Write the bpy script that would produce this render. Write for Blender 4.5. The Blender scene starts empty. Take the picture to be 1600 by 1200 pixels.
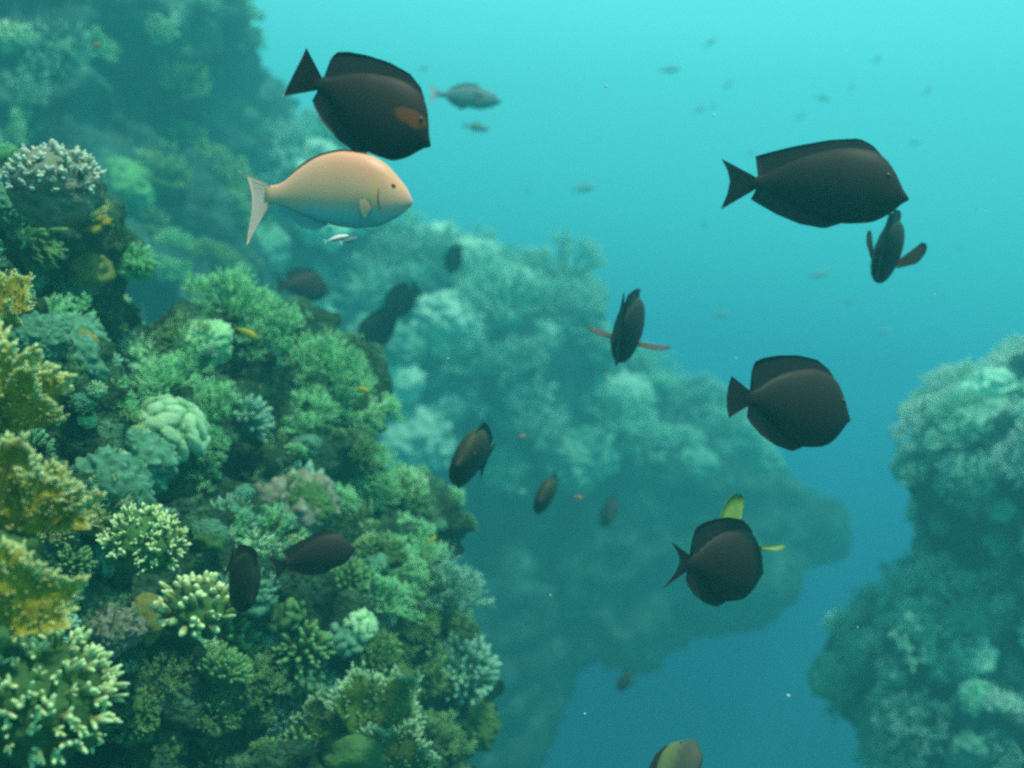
import bpy, bmesh, math, random
import numpy as np
from mathutils import Vector, Matrix, noise
from mathutils.bvhtree import BVHTree

random.seed(7)
rng = np.random.default_rng(7)
SC = bpy.context.scene
C = SC.collection
R = math.radians

# ------------------------------------------------------------------ camera
HFOV = 50.0
W = 2 * math.tan(R(HFOV / 2))
cam = bpy.data.cameras.new('camera')
cam.sensor_width = 36
cam.angle = R(HFOV)
cam.clip_start = 0.05
cam.clip_end = 500
co = bpy.data.objects.new('camera', cam)
co.rotation_euler = (R(90), 0, 0)
C.objects.link(co)
SC.camera = co
cam.dof.use_dof = True
cam.dof.focus_distance = 2.25
cam.dof.aperture_fstop = 2.1

# ------------------------------------------------------------------ light: sun, sky and open water
SUN_TO = Vector((0.30, -0.22, 1.0)).normalized()
SUN_EL = math.asin(SUN_TO.z)
SUN_AZ = math.atan2(SUN_TO.x, SUN_TO.y)
sun = bpy.data.lights.new('sun', 'SUN')
sun.energy = 5.0
sun.angle = R(3.0)
sun.color = (0.94, 1.0, 0.84)
so = bpy.data.objects.new('sun', sun)
so.rotation_euler = (-SUN_TO).to_track_quat('-Z', 'Y').to_euler()
C.objects.link(so)

world = bpy.data.worlds.new('World')
SC.world = world
world.use_nodes = True
wn, wl = world.node_tree.nodes, world.node_tree.links
wn.clear()
w_out = wn.new('ShaderNodeOutputWorld')
w_mix = wn.new('ShaderNodeMixShader')
bg_sky = wn.new('ShaderNodeBackground')
bg_wat = wn.new('ShaderNodeBackground')
sky = wn.new('ShaderNodeTexSky')
sky.sky_type = 'NISHITA'
sky.sun_disc = False
sky.sun_elevation = SUN_EL
sky.sun_rotation = SUN_AZ
wl.new(sky.outputs[0], bg_sky.inputs[0])
bg_sky.inputs[1].default_value = 0.10
tc = wn.new('ShaderNodeTexCoord')
dot = wn.new('ShaderNodeVectorMath'); dot.operation = 'DOT_PRODUCT'
dot.inputs[1].default_value = Vector((0.16, 0.0, 1.0)).normalized()
wl.new(tc.outputs['Generated'], dot.inputs[0])
mr = wn.new('ShaderNodeMapRange')
mr.inputs['From Min'].default_value = -0.6; mr.inputs['From Max'].default_value = 0.6
wl.new(dot.outputs['Value'], mr.inputs['Value'])
ramp = wn.new('ShaderNodeValToRGB')
els = ramp.color_ramp.elements
stops = [(0.0, (0.0, 0.006, 0.04)), (0.29, (0.001, 0.014, 0.10)), (0.40, (0.003, 0.040, 0.18)), (0.48, (0.008, 0.11, 0.27)), (0.56, (0.022, 0.24, 0.38)),
         (0.64, (0.07, 0.56, 0.62)), (0.775, (0.20, 0.97, 0.98)), (1.0, (0.40, 1.0, 0.98))]
els[0].position, els[0].color = stops[0][0], (*stops[0][1], 1)
els[1].position, els[1].color = stops[-1][0], (*stops[-1][1], 1)
for p, c in stops[1:-1]:
    e = els.new(p); e.color = (*c, 1)
wl.new(mr.outputs[0], ramp.inputs[0])
wl.new(ramp.outputs[0], bg_wat.inputs[0])
bg_wat.inputs[1].default_value = 1.15
# above the edge of the bright window overhead the sky itself shows through the surface
sep = wn.new('ShaderNodeSeparateXYZ')
wl.new(tc.outputs['Generated'], sep.inputs[0])
mr2 = wn.new('ShaderNodeMapRange')
mr2.inputs['From Min'].default_value = 0.62; mr2.inputs['From Max'].default_value = 0.72
wl.new(sep.outputs['Z'], mr2.inputs['Value'])
wl.new(mr2.outputs[0], w_mix.inputs[0])
wl.new(bg_wat.outputs[0], w_mix.inputs[1])
wl.new(bg_sky.outputs[0], w_mix.inputs[2])
wl.new(w_mix.outputs[0], w_out.inputs[0])

SC.view_settings.view_transform = 'Standard'
SC.view_settings.look = 'None'
SC.view_settings.exposure = 0.15
SC.view_settings.gamma = 1.0
cy = SC.cycles
cy.volume_bounces = 1
cy.max_bounces = 6
cy.diffuse_bounces = 2
cy.glossy_bounces = 2
cy.transparent_max_bounces = 6
cy.use_denoising = False
cy.filter_width = 2.8
cy.sample_clamp_indirect = 3.0
cy.sample_clamp_direct = 8.0


# ------------------------------------------------------------------ helpers
def P(px, py, d):
    """A point seen at this place of the 1600 x 1200 picture, d metres ahead."""
    return Vector(((px - 800) / 1600 * W * d, d, (600 - py) / 1600 * W * d))


def m_px(px, d):
    return px / 1600 * W * d


class MB:
    def __init__(self):
        self.v = []; self.f = []; self.a = []

    def add(self, vs, fs, a=0.0):
        o = len(self.v)
        self.v.extend([tuple(p) for p in vs])
        self.f.extend([tuple(i + o for i in q) for q in fs])
        if np.isscalar(a):
            self.a.extend([float(a)] * len(vs))
        else:
            self.a.extend([float(x) for x in a])

    def tube(self, pts, rad, sides=6, tip=None, cap=True):
        pts = [Vector(p) for p in pts]
        n = len(pts)
        tip = tip if tip is not None else [0.0] * n
        vs, av = [], []
        ref = None
        for i, p in enumerate(pts):
            t = (pts[min(i + 1, n - 1)] - pts[max(i - 1, 0)]).normalized()
            if ref is None:
                ref = t.orthogonal().normalized()
            u = (ref - t * ref.dot(t))
            u = u.normalized() if u.length > 1e-6 else t.orthogonal().normalized()
            ref = u
            b = t.cross(u)
            for k in range(sides):
                an = 2 * math.pi * k / sides
                vs.append(p + (u * math.cos(an) + b * math.sin(an)) * rad[i])
                av.append(tip[i])
        fs = []
        for i in range(n - 1):
            for k in range(sides):
                k2 = (k + 1) % sides
                fs.append((i * sides + k, i * sides + k2, (i + 1) * sides + k2, (i + 1) * sides + k))
        if cap:
            t = (pts[-1] - pts[-2]).normalized()
            vs.append(pts[-1] + t * rad[-1] * 0.7); av.append(tip[-1])
            c = len(vs) - 1
            o = (n - 1) * sides
            for k in range(sides):
                fs.append((o + k, o + (k + 1) % sides, c))
        self.add(vs, fs, av)

    def mesh(self, name, mat=None, smooth=True):
        me = bpy.data.meshes.new(name)
        me.from_pydata(self.v, [], self.f)
        at = me.attributes.new('tip', 'FLOAT', 'POINT')
        at.data.foreach_set('value', np.array(self.a, dtype=np.float32))
        if smooth:
            me.polygons.foreach_set('use_smooth', [True] * len(me.polygons))
        if mat:
            me.materials.append(mat)
        me.update()
        return me


def link(name, me, parent=None):
    o = bpy.data.objects.new(name, me)
    C.objects.link(o)
    if parent is not None:
        o.parent = parent
    return o


def tag(o, label=None, cat=None, group=None, kind=None):
    if label: o['label'] = label
    if cat: o['category'] = cat
    if group: o['group'] = group
    if kind: o['kind'] = kind
    return o


def empty(name, mat):
    o = bpy.data.objects.new(name, None)
    o.empty_display_size = 0.05
    o.matrix_world = mat
    C.objects.link(o)
    return o


# ------------------------------------------------------------------ materials
def new_mat(name):
    m = bpy.data.materials.new(name)
    m.use_nodes = True
    nt = m.node_tree
    b = nt.nodes['Principled BSDF']
    b.inputs['Specular IOR Level'].default_value = 0.15
    b.inputs['Roughness'].default_value = 0.8
    return m, nt, b


def coral_mat(name, c1, c2, tip=None, scale=9.0, bump=0.5, bscale=60.0, per_object=0.25):
    """Mottled coral: two colours by noise, pale growing tips from the mesh's tip attribute."""
    m, nt, b = new_mat(name)
    N, L = nt.nodes, nt.links
    tco = N.new('ShaderNodeTexCoord')
    inf = N.new('ShaderNodeObjectInfo')
    off = N.new('ShaderNodeVectorMath'); off.operation = 'MULTIPLY_ADD'
    comb = N.new('ShaderNodeCombineXYZ')
    for i in range(3):
        L.new(inf.outputs['Random'], comb.inputs[i])
    L.new(comb.outputs[0], off.inputs[0]); off.inputs[1].default_value = (9, 17, 5)
    L.new(tco.outputs['Object'], off.inputs[2])
    nz = N.new('ShaderNodeTexNoise'); nz.inputs['Scale'].default_value = scale; nz.inputs['Detail'].default_value = 6
    nz.inputs['Roughness'].default_value = 0.65
    L.new(off.outputs[0], nz.inputs['Vector'])
    cr = N.new('ShaderNodeValToRGB')
    cr.color_ramp.elements[0].position = 0.36; cr.color_ramp.elements[0].color = (*c1, 1)
    cr.color_ramp.elements[1].position = 0.64; cr.color_ramp.elements[1].color = (*c2, 1)
    L.new(nz.outputs['Fac'], cr.inputs[0])
    hsv = N.new('ShaderNodeHueSaturation')
    L.new(cr.outputs[0], hsv.inputs['Color'])
    mv = N.new('ShaderNodeMapRange')
    mv.inputs['To Min'].default_value = 1 - per_object; mv.inputs['To Max'].default_value = 1 + per_object
    L.new(inf.outputs['Random'], mv.inputs['Value'])
    L.new(mv.outputs[0], hsv.inputs['Value'])
    last = hsv.outputs[0]
    if tip:
        at = N.new('ShaderNodeAttribute'); at.attribute_name = 'tip'
        mx = N.new('ShaderNodeMix'); mx.data_type = 'RGBA'
        L.new(at.outputs['Fac'], mx.inputs[0])
        L.new(last, mx.inputs[6]); mx.inputs[7].default_value = (*tip, 1)
        last = mx.outputs[2]
    L.new(last, b.inputs['Base Color'])
    if bump:
        vz = N.new('ShaderNodeTexNoise'); vz.inputs['Scale'].default_value = bscale; vz.inputs['Detail'].default_value = 3
        L.new(tco.outputs['Object'], vz.inputs['Vector'])
        bp = N.new('ShaderNodeBump'); bp.inputs['Strength'].default_value = bump; bp.inputs['Distance'].default_value = 0.02
        L.new(vz.outputs['Fac'], bp.inputs['Height'])
        L.new(bp.outputs[0], b.inputs['Normal'])
    return m


M = {
    'fire': coral_mat('fire coral skin', (0.19, 0.155, 0.008), (0.42, 0.36, 0.028), tip=(0.72, 0.80, 0.36), scale=13, bscale=45),
    'far_soft': coral_mat('water tinted soft coral skin', (0.11, 0.36, 0.21), (0.20, 0.58, 0.37), tip=(0.32, 0.72, 0.52), scale=4, bump=0),  # far_ skins: bluer copies, the water's tint put into the colour
    'far_pale': coral_mat('water tinted pale coral skin', (0.24, 0.56, 0.38), (0.42, 0.80, 0.60), tip=(0.6, 0.92, 0.76), scale=7),
    'far_grey': coral_mat('water tinted grey coral skin', (0.06, 0.21, 0.13), (0.14, 0.42, 0.28), tip=(0.30, 0.64, 0.48), scale=5),
    'fire_green': coral_mat('green fire coral skin', (0.045, 0.085, 0.012), (0.10, 0.18, 0.03), tip=(0.45, 0.72, 0.40), scale=7, bscale=45),
    'finger': coral_mat('finger coral skin', (0.09, 0.13, 0.03), (0.20, 0.27, 0.07), tip=(0.66, 0.82, 0.38), scale=6),
    'lilac': coral_mat('lilac coral skin', (0.13, 0.16, 0.10), (0.25, 0.28, 0.19), tip=(0.60, 0.66, 0.50), scale=8),
    'soft': coral_mat('soft coral skin', (0.085, 0.27, 0.085), (0.17, 0.48, 0.17), tip=(0.28, 0.66, 0.30), scale=4, bump=0),
    'boulder': coral_mat('boulder coral skin', (0.17, 0.20, 0.04), (0.32, 0.34, 0.09), scale=9, bump=0.6, bscale=60),
    'pale': coral_mat('pale coral skin', (0.18, 0.42, 0.18), (0.34, 0.68, 0.33), tip=(0.62, 0.90, 0.54), scale=7),
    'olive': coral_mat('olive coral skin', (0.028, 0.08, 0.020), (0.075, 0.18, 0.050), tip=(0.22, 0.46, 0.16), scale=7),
    'grey': coral_mat('grey coral skin', (0.055, 0.18, 0.095), (0.13, 0.38, 0.22), tip=(0.30, 0.62, 0.42), scale=5),
}


def rock_mat(name, c1, c2, c3, scale):
    m, nt, b = new_mat(name)
    N, L = nt.nodes, nt.links
    tco = N.new('ShaderNodeTexCoord')
    n1 = N.new('ShaderNodeTexNoise'); n1.inputs['Scale'].default_value = scale; n1.inputs['Detail'].default_value = 8
    n1.inputs['Roughness'].default_value = 0.7
    L.new(tco.outputs['Object'], n1.inputs['Vector'])
    cr = N.new('ShaderNodeValToRGB')
    cr.color_ramp.elements[0].position = 0.36; cr.color_ramp.elements[0].color = (*c1, 1)
    cr.color_ramp.elements[1].position = 0.70; cr.color_ramp.elements[1].color = (*c3, 1)
    e = cr.color_ramp.elements.new(0.52); e.color = (*c2, 1)
    L.new(n1.outputs['Fac'], cr.inputs[0])
    L.new(cr.outputs[0], b.inputs['Base Color'])
    n2 = N.new('ShaderNodeTexNoise'); n2.inputs['Scale'].default_value = scale * 6; n2.inputs['Detail'].default_value = 5
    L.new(tco.outputs['Object'], n2.inputs['Vector'])
    bp = N.new('ShaderNodeBump'); bp.inputs['Strength'].default_value = 1.0; bp.inputs['Distance'].default_value = 0.10
    L.new(n2.outputs['Fac'], bp.inputs['Height'])
    L.new(bp.outputs[0], b.inputs['Normal'])
    return m


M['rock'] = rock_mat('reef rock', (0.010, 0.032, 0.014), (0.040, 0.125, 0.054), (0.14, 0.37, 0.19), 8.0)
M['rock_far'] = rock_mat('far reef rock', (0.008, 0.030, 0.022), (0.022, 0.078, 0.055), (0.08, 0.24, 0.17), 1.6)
M['sand'] = rock_mat('seabed sand', (0.12, 0.12, 0.10), (0.22, 0.21, 0.17), (0.30, 0.28, 0.22), 0.4)


def plain_mat(name, c1, c2=None, rough=0.6, scale=12, spec=0.25):
    m, nt, b = new_mat(name)
    N, L = nt.nodes, nt.links
    b.inputs['Roughness'].default_value = rough
    b.inputs['Specular IOR Level'].default_value = spec
    tco = N.new('ShaderNodeTexCoord')
    nz = N.new('ShaderNodeTexNoise'); nz.inputs['Scale'].default_value = scale; nz.inputs['Detail'].default_value = 5
    L.new(tco.outputs['Object'], nz.inputs['Vector'])
    mx = N.new('ShaderNodeMix'); mx.data_type = 'RGBA'
    L.new(nz.outputs['Fac'], mx.inputs[0])
    mx.inputs[6].default_value = (*c1, 1); mx.inputs[7].default_value = (*(c2 or c1), 1)
    L.new(mx.outputs[2], b.inputs['Base Color'])
    return m


def skin_mat(name, back, belly, z0, z1, spots=(), rough=0.6, spec=0.2, nscale=14, ragged=0.03):
    """Fish skin: back and belly colours blended across the body's height, plus coloured patches (x, z, rx, rz, colour)."""
    m, nt, b = new_mat(name)
    N, L = nt.nodes, nt.links
    b.inputs['Roughness'].default_value = rough
    b.inputs['Specular IOR Level'].default_value = spec
    tco = N.new('ShaderNodeTexCoord')
    sp = N.new('ShaderNodeSeparateXYZ'); L.new(tco.outputs['Object'], sp.inputs[0])
    nz = N.new('ShaderNodeTexNoise'); nz.inputs['Scale'].default_value = nscale; nz.inputs['Detail'].default_value = 5
    L.new(tco.outputs['Object'], nz.inputs['Vector'])
    ad = N.new('ShaderNodeMath'); ad.operation = 'MULTIPLY_ADD'
    L.new(nz.outputs['Fac'], ad.inputs[0]); ad.inputs[1].default_value = 0.10; L.new(sp.outputs['Z'], ad.inputs[2])
    g = N.new('ShaderNodeMapRange'); g.interpolation_type = 'SMOOTHSTEP'
    g.inputs['From Min'].default_value = z0 + 0.05; g.inputs['From Max'].default_value = z1 + 0.05
    L.new(ad.outputs[0], g.inputs['Value'])
    mx = N.new('ShaderNodeMix'); mx.data_type = 'RGBA'
    L.new(g.outputs[0], mx.inputs[0])
    mx.inputs[6].default_value = (*belly, 1); mx.inputs[7].default_value = (*back, 1)
    last = mx.outputs[2]
    for (x, z, rx, rz, col) in spots:
        vs = N.new('ShaderNodeVectorMath'); vs.operation = 'SUBTRACT'
        wob = N.new('ShaderNodeVectorMath'); wob.operation = 'MULTIPLY_ADD'
        L.new(nz.outputs['Color'], wob.inputs[0]); wob.inputs[1].default_value = (ragged, 0, ragged); L.new(tco.outputs['Object'], wob.inputs[2])
        L.new(wob.outputs[0], vs.inputs[0]); vs.inputs[1].default_value = (x + ragged * .5, 0, z + ragged * .5)
        sc = N.new('ShaderNodeVectorMath'); sc.operation = 'MULTIPLY'
        L.new(vs.outputs[0], sc.inputs[0]); sc.inputs[1].default_value = (1 / rx, 0, 1 / rz)
        ln = N.new('ShaderNodeVectorMath'); ln.operation = 'LENGTH'; L.new(sc.outputs[0], ln.inputs[0])
        r2 = N.new('ShaderNodeMapRange'); r2.interpolation_type = 'SMOOTHSTEP'
        r2.inputs['From Min'].default_value = 0.6; r2.inputs['From Max'].default_value = 1.15
        r2.inputs['To Min'].default_value = 1; r2.inputs['To Max'].default_value = 0
        L.new(ln.outputs['Value'], r2.inputs['Value'])
        m2 = N.new('ShaderNodeMix'); m2.data_type = 'RGBA'
        L.new(r2.outputs[0], m2.inputs[0]); L.new(last, m2.inputs[6]); m2.inputs[7].default_value = (*col, 1)
        last = m2.outputs[2]
    L.new(last, b.inputs['Base Color'])
    # scales
    vo = N.new('ShaderNodeTexVoronoi'); vo.inputs['Scale'].default_value = 130
    L.new(tco.outputs['Object'], vo.inputs['Vector'])
    bp = N.new('ShaderNodeBump'); bp.inputs['Strength'].default_value = 0.07; bp.inputs['Distance'].default_value = 0.004
    L.new(vo.outputs['Distance'], bp.inputs['Height']); L.new(bp.outputs[0], b.inputs['Normal'])
    return m


# ------------------------------------------------------------------ reef rock
def rock(name, blobs, metres, voxel, amps, mat, seed, far=1.0):
    """Blobs joined into one solid, remeshed and roughened. blobs: px, py, surface distance, rx px, rz px, ry m."""
    bm = bmesh.new()
    for (px, py, ds, rx, rz, ry) in blobs:
        ds, ry = ds * far, ry * far
        d = ds + ry
        c = P(px, py, d)
        s = Matrix.Diagonal((m_px(rx, d), ry, m_px(rz, d), 1))
        bmesh.ops.create_icosphere(bm, subdivisions=4, radius=1, matrix=Matrix.Translation(c) @ s)
    for (c, r) in metres:
        bmesh.ops.create_icosphere(bm, subdivisions=4, radius=1, matrix=Matrix.Translation(c) @ Matrix.Diagonal((*r, 1)))
    me = bpy.data.meshes.new(name)
    bm.to_mesh(me); bm.free()
    tmp = bpy.data.objects.new('tmp', me)
    C.objects.link(tmp)
    md = tmp.modifiers.new('r', 'REMESH'); md.mode = 'VOXEL'; md.voxel_size = voxel
    sm = tmp.modifiers.new('s', 'SMOOTH'); sm.factor = 0.5; sm.iterations = 6
    dg = bpy.context.evaluated_depsgraph_get()
    me2 = bpy.data.meshes.new_from_object(tmp.evaluated_get(dg))
    bpy.data.objects.remove(tmp)
    me2.name = name
    n = len(me2.vertices)
    nor = [v.normal.copy() for v in me2.vertices]
    off = Vector((seed * 3.1, seed * 1.7, seed * 0.9))
    for i, v in enumerate(me2.vertices):
        if v.co.z < -6.5:
            continue
        d = 0.0
        for (am, sc, kind) in amps:
            q = v.co * sc + off
            if kind == 'n':
                d += am * noise.noise(q)
            elif kind == 'k':       # knobs
                d += am * (0.45 - noise.voronoi(q)[0][0])
            else:                   # ridged
                d += am * (0.5 - abs(noise.noise(q)) * 2)
        v.co += nor[i] * d
    me2.materials.clear(); me2.materials.append(mat)
    me2.polygons.foreach_set('use_smooth', [True] * len(me2.polygons))
    me2.update()
    o = link(name, me2)
    tag(o, kind='structure')
    bvh = BVHTree.FromPolygons([v.co.copy() for v in me2.vertices], [tuple(p.vertices) for p in me2.polygons])
    return o, bvh


FORE, fore_bvh = rock('reef_slope', [
    (-60, 470, 2.5, 150, 190, .6), (60, 700, 2.35, 150, 260, .7), (60, 440, 2.75, 90, 150, .6), (230, 690, 2.9, 120, 110, .6),
    (190, 930, 2.6, 230, 250, .8), (400, 770, 3.4, 170, 200, .8), (480, 650, 4.1, 90, 90, .6), (270, 590, 3.5, 90, 70, .5),
    (400, 560, 4.2, 80, 60, .5), (500, 980, 3.4, 190, 170, .9), (600, 850, 4.1, 70, 90, .6), (650, 1000, 3.9, 100, 80, .7),
    (280, 1180, 2.7, 330, 200, .9), (590, 1190, 3.4, 110, 120, .7), (-40, 1100, 1.95, 130, 160, .5), (-60, 860, 2.0, 120, 120, .45),
    (680, 1070, 4.2, 70, 70, .6)],
    [((-2.1, 5.2, -8.6), (1.7, 1.5, 7.4)), ((-2.9, 3.6, -2.4), (1.3, 1.2, 2.6))],
    0.03, [(0.24, 2.2, 'n'), (0.15, 4.6, 'r'), (0.08, 11.0, 'k'), (0.04, 24.0, 'n')], M['rock'], 1)

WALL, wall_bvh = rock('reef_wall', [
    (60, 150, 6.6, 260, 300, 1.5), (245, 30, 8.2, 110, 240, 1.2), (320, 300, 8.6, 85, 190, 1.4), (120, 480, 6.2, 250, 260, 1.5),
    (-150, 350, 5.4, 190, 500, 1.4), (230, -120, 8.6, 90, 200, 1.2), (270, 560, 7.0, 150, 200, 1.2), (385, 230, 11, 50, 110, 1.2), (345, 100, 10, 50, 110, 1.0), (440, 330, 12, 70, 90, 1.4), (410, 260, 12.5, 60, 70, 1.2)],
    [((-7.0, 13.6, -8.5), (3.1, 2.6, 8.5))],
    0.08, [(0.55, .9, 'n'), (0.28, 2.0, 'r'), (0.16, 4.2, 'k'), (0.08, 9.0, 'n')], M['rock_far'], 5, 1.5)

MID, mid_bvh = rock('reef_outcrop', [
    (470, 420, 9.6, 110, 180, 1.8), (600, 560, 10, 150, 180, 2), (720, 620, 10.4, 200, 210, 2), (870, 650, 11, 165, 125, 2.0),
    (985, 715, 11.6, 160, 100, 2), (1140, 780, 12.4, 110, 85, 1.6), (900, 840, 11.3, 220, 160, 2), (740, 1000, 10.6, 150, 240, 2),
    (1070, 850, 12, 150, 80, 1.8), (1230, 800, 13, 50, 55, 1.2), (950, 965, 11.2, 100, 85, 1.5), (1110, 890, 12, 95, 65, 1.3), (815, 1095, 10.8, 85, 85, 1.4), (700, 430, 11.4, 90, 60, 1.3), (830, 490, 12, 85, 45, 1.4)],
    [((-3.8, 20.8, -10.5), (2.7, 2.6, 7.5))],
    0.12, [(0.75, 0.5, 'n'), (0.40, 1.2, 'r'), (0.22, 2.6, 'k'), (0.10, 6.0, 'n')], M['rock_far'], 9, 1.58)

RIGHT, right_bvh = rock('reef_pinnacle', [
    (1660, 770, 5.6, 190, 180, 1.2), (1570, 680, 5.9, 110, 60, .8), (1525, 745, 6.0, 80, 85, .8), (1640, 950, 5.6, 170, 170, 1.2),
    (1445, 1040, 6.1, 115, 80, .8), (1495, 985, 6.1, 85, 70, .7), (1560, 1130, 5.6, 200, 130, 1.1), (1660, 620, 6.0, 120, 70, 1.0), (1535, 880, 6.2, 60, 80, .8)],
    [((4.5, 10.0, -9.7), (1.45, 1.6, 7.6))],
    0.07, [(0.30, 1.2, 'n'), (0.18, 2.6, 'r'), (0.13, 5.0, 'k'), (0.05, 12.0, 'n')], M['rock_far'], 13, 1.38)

# deep seabed under the drop-off, far below the picture
mb = MB()
G = 24
gv, gf = [], []
for i in range(G + 1):
    for j in range(G + 1):
        x, y = -31 + 62 * i / G, -8 + 38 * j / G
        gv.append((x, y, -17 + 1.2 * noise.noise(Vector((x * .08, y * .08, 0)))))
for i in range(G):
    for j in range(G):
        a = i * (G + 1) + j
        gf.append((a, a + G + 1, a + G + 2, a + 1))
mb.add(gv, gf)
tag(link('seabed', mb.mesh('seabed', M['sand'])), kind='structure')


# ------------------------------------------------------------------ corals: one builder for each growth form, unit radius about 1
def lumpy(mb, c, r, sub, amp, sc, seed, flat=(1, 1, 1), knob=0.0, ksc=4.0, tip_gain=0.0):
    bm = bmesh.new()
    bmesh.ops.create_icosphere(bm, subdivisions=sub, radius=1)
    vs, av = [], []
    o = Vector((seed * 2.3, seed * 5.1, seed))
    for v in bm.verts:
        p = v.co.copy()
        k = 1 + amp * noise.noise(p * sc + o)
        t = 0.0
        if knob:
            dd = noise.voronoi(p * ksc + o)[0][0]
            k += knob * (0.5 - min(dd, 0.9))
            t = max(0.0, (0.32 - dd) * 2.6) * tip_gain
        vs.append(Vector(c) + Vector((p.x * flat[0], p.y * flat[1], p.z * flat[2])) * (k * r))
        av.append(min(1, t))
    fs = [tuple(v.index for v in f.verts) for f in bm.faces]
    bm.free()
    mb.add(vs, fs, av)


def fib(n, zmin=-0.2):
    out = []
    for i in range(n):
        z = 1 - (1 - zmin) * (i + .5) / n
        a = i * 2.399963
        r = math.sqrt(max(0, 1 - z * z))
        out.append(Vector((r * math.cos(a), r * math.sin(a), z)))
    return out


def finger_mesh(seed, length, rad, sides=7, fork=False):
    r = random.Random(seed)
    mb = MB()
    bx, by = r.uniform(-.15, .15), r.uniform(-.15, .15)
    pts = [Vector((bx * t * t * length, by * t * t * length, t * length)) for t in (-.15, .15, .4, .65, .85, 1)]
    mb.tube(pts, [rad * x for x in (1.15, 1.05, .95, .85, .70, .42)], sides, [0, 0, .1, .35, .75, 1])
    if fork:
        for s in (-1, 1):
            a = r.uniform(0, 6.28)
            d = Vector((math.cos(a) * s, math.sin(a) * s, 1.1)).normalized()
            b = pts[1 if s > 0 else 2]
            q = r.uniform(.8, 1.3)
            mb.tube([b, b + d * length * .3 * q, b + d * length * .56 * q], [rad * .85, rad * .75, rad * .42], sides, [.1, .5, 1])
    return mb


def build_finger(seed, n=90, flen=.42, frad=.075, flat=.75, side_bias=0.0):
    r = random.Random(seed)
    mb = MB()
    lumpy(mb, (0, 0, 0), .66, 3, .15, 2, seed, (1, 1, flat))
    for d in fib(n, -.25):
        d = (d + Vector((r.uniform(-.14, .14), r.uniform(-.14, .14), r.uniform(-.1, .1)))).normalized()
        b = Vector((d.x, d.y, d.z * flat)) * .58
        g = (d + Vector((0, 0, .35))).normalized()
        ln = flen * r.uniform(.7, 1.2); ra = frad * r.uniform(.8, 1.25)
        bend = Vector((r.uniform(-.1, .1), r.uniform(-.1, .1), r.uniform(0, .12))) * ln
        pts = [b + g * ln * t + bend * t * t for t in (0, .35, .7, 1)]
        mb.tube(pts, [ra * 1.1, ra, ra * .85, ra * .5], 6, [0, .1, .5, 1])
        if r.random() < .4:
            o = g.orthogonal().normalized()
            o.rotate(Matrix.Rotation(r.uniform(0, 6.28), 3, g))
            q = pts[1]; e = (g + o * .9).normalized()
            mb.tube([q, q + e * ln * .3, q + e * ln * .5], [ra * .8, ra * .7, ra * .4], 5, [.1, .5, 1])
    return mb


def build_bush(seed, stems=12, levels=4, spread=.55, thin=.045, flat=1.0, kids=3):
    """Feathery branching soft coral."""
    r = random.Random(seed)
    mb = MB()
    lumpy(mb, (0, 0, -.05), .3, 2, .2, 2, seed, (1.2, 1.2, .7))

    def grow(p, d, ln, ra, lev):
        b = Vector((r.uniform(-1, 1), r.uniform(-1, 1), r.uniform(-.3, 1))) * .18
        q = p + d * ln * .5 + b * ln * .3
        e = p + d * ln + b * ln
        t = 1 - lev / levels
        mb.tube([p, q, e], [ra, ra * .9, ra * .72], 4 if lev < 2 else 5, [t * .7, t * .8, t if lev else 1], cap=lev == 0)
        if lev == 0:
            for k in range(3):
                nd = (d + Vector((r.uniform(-1, 1), r.uniform(-1, 1), r.uniform(-.6, 1))) * .75).normalized()
                o = q.lerp(e, r.random())
                l2 = ln * r.uniform(.5, .9)
                mb.tube([o, o + nd * l2], [ra * .75, ra * .5], 3, [t * .8, 1])
            return
        for k in range(kids if r.random() > .25 else 2):
            nd = (d + Vector((r.uniform(-1, 1), r.uniform(-1, 1), r.uniform(-.55, .9))) * spread).normalized()
            grow(e, nd, ln * r.uniform(.58, .8), ra * .72, lev - 1)

    for d in fib(stems, .05):
        d = (d + Vector((r.uniform(-.2, .2), r.uniform(-.2, .2), r.uniform(0, .2)))).normalized()
        grow(Vector((d.x, d.y, d.z * .4)) * .22, d, .36 * r.uniform(.8, 1.15), thin, levels - 1)
    if flat != 1.0:
        mb.v = [(x, y, z * flat) for (x, y, z) in mb.v]
    return mb


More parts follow.
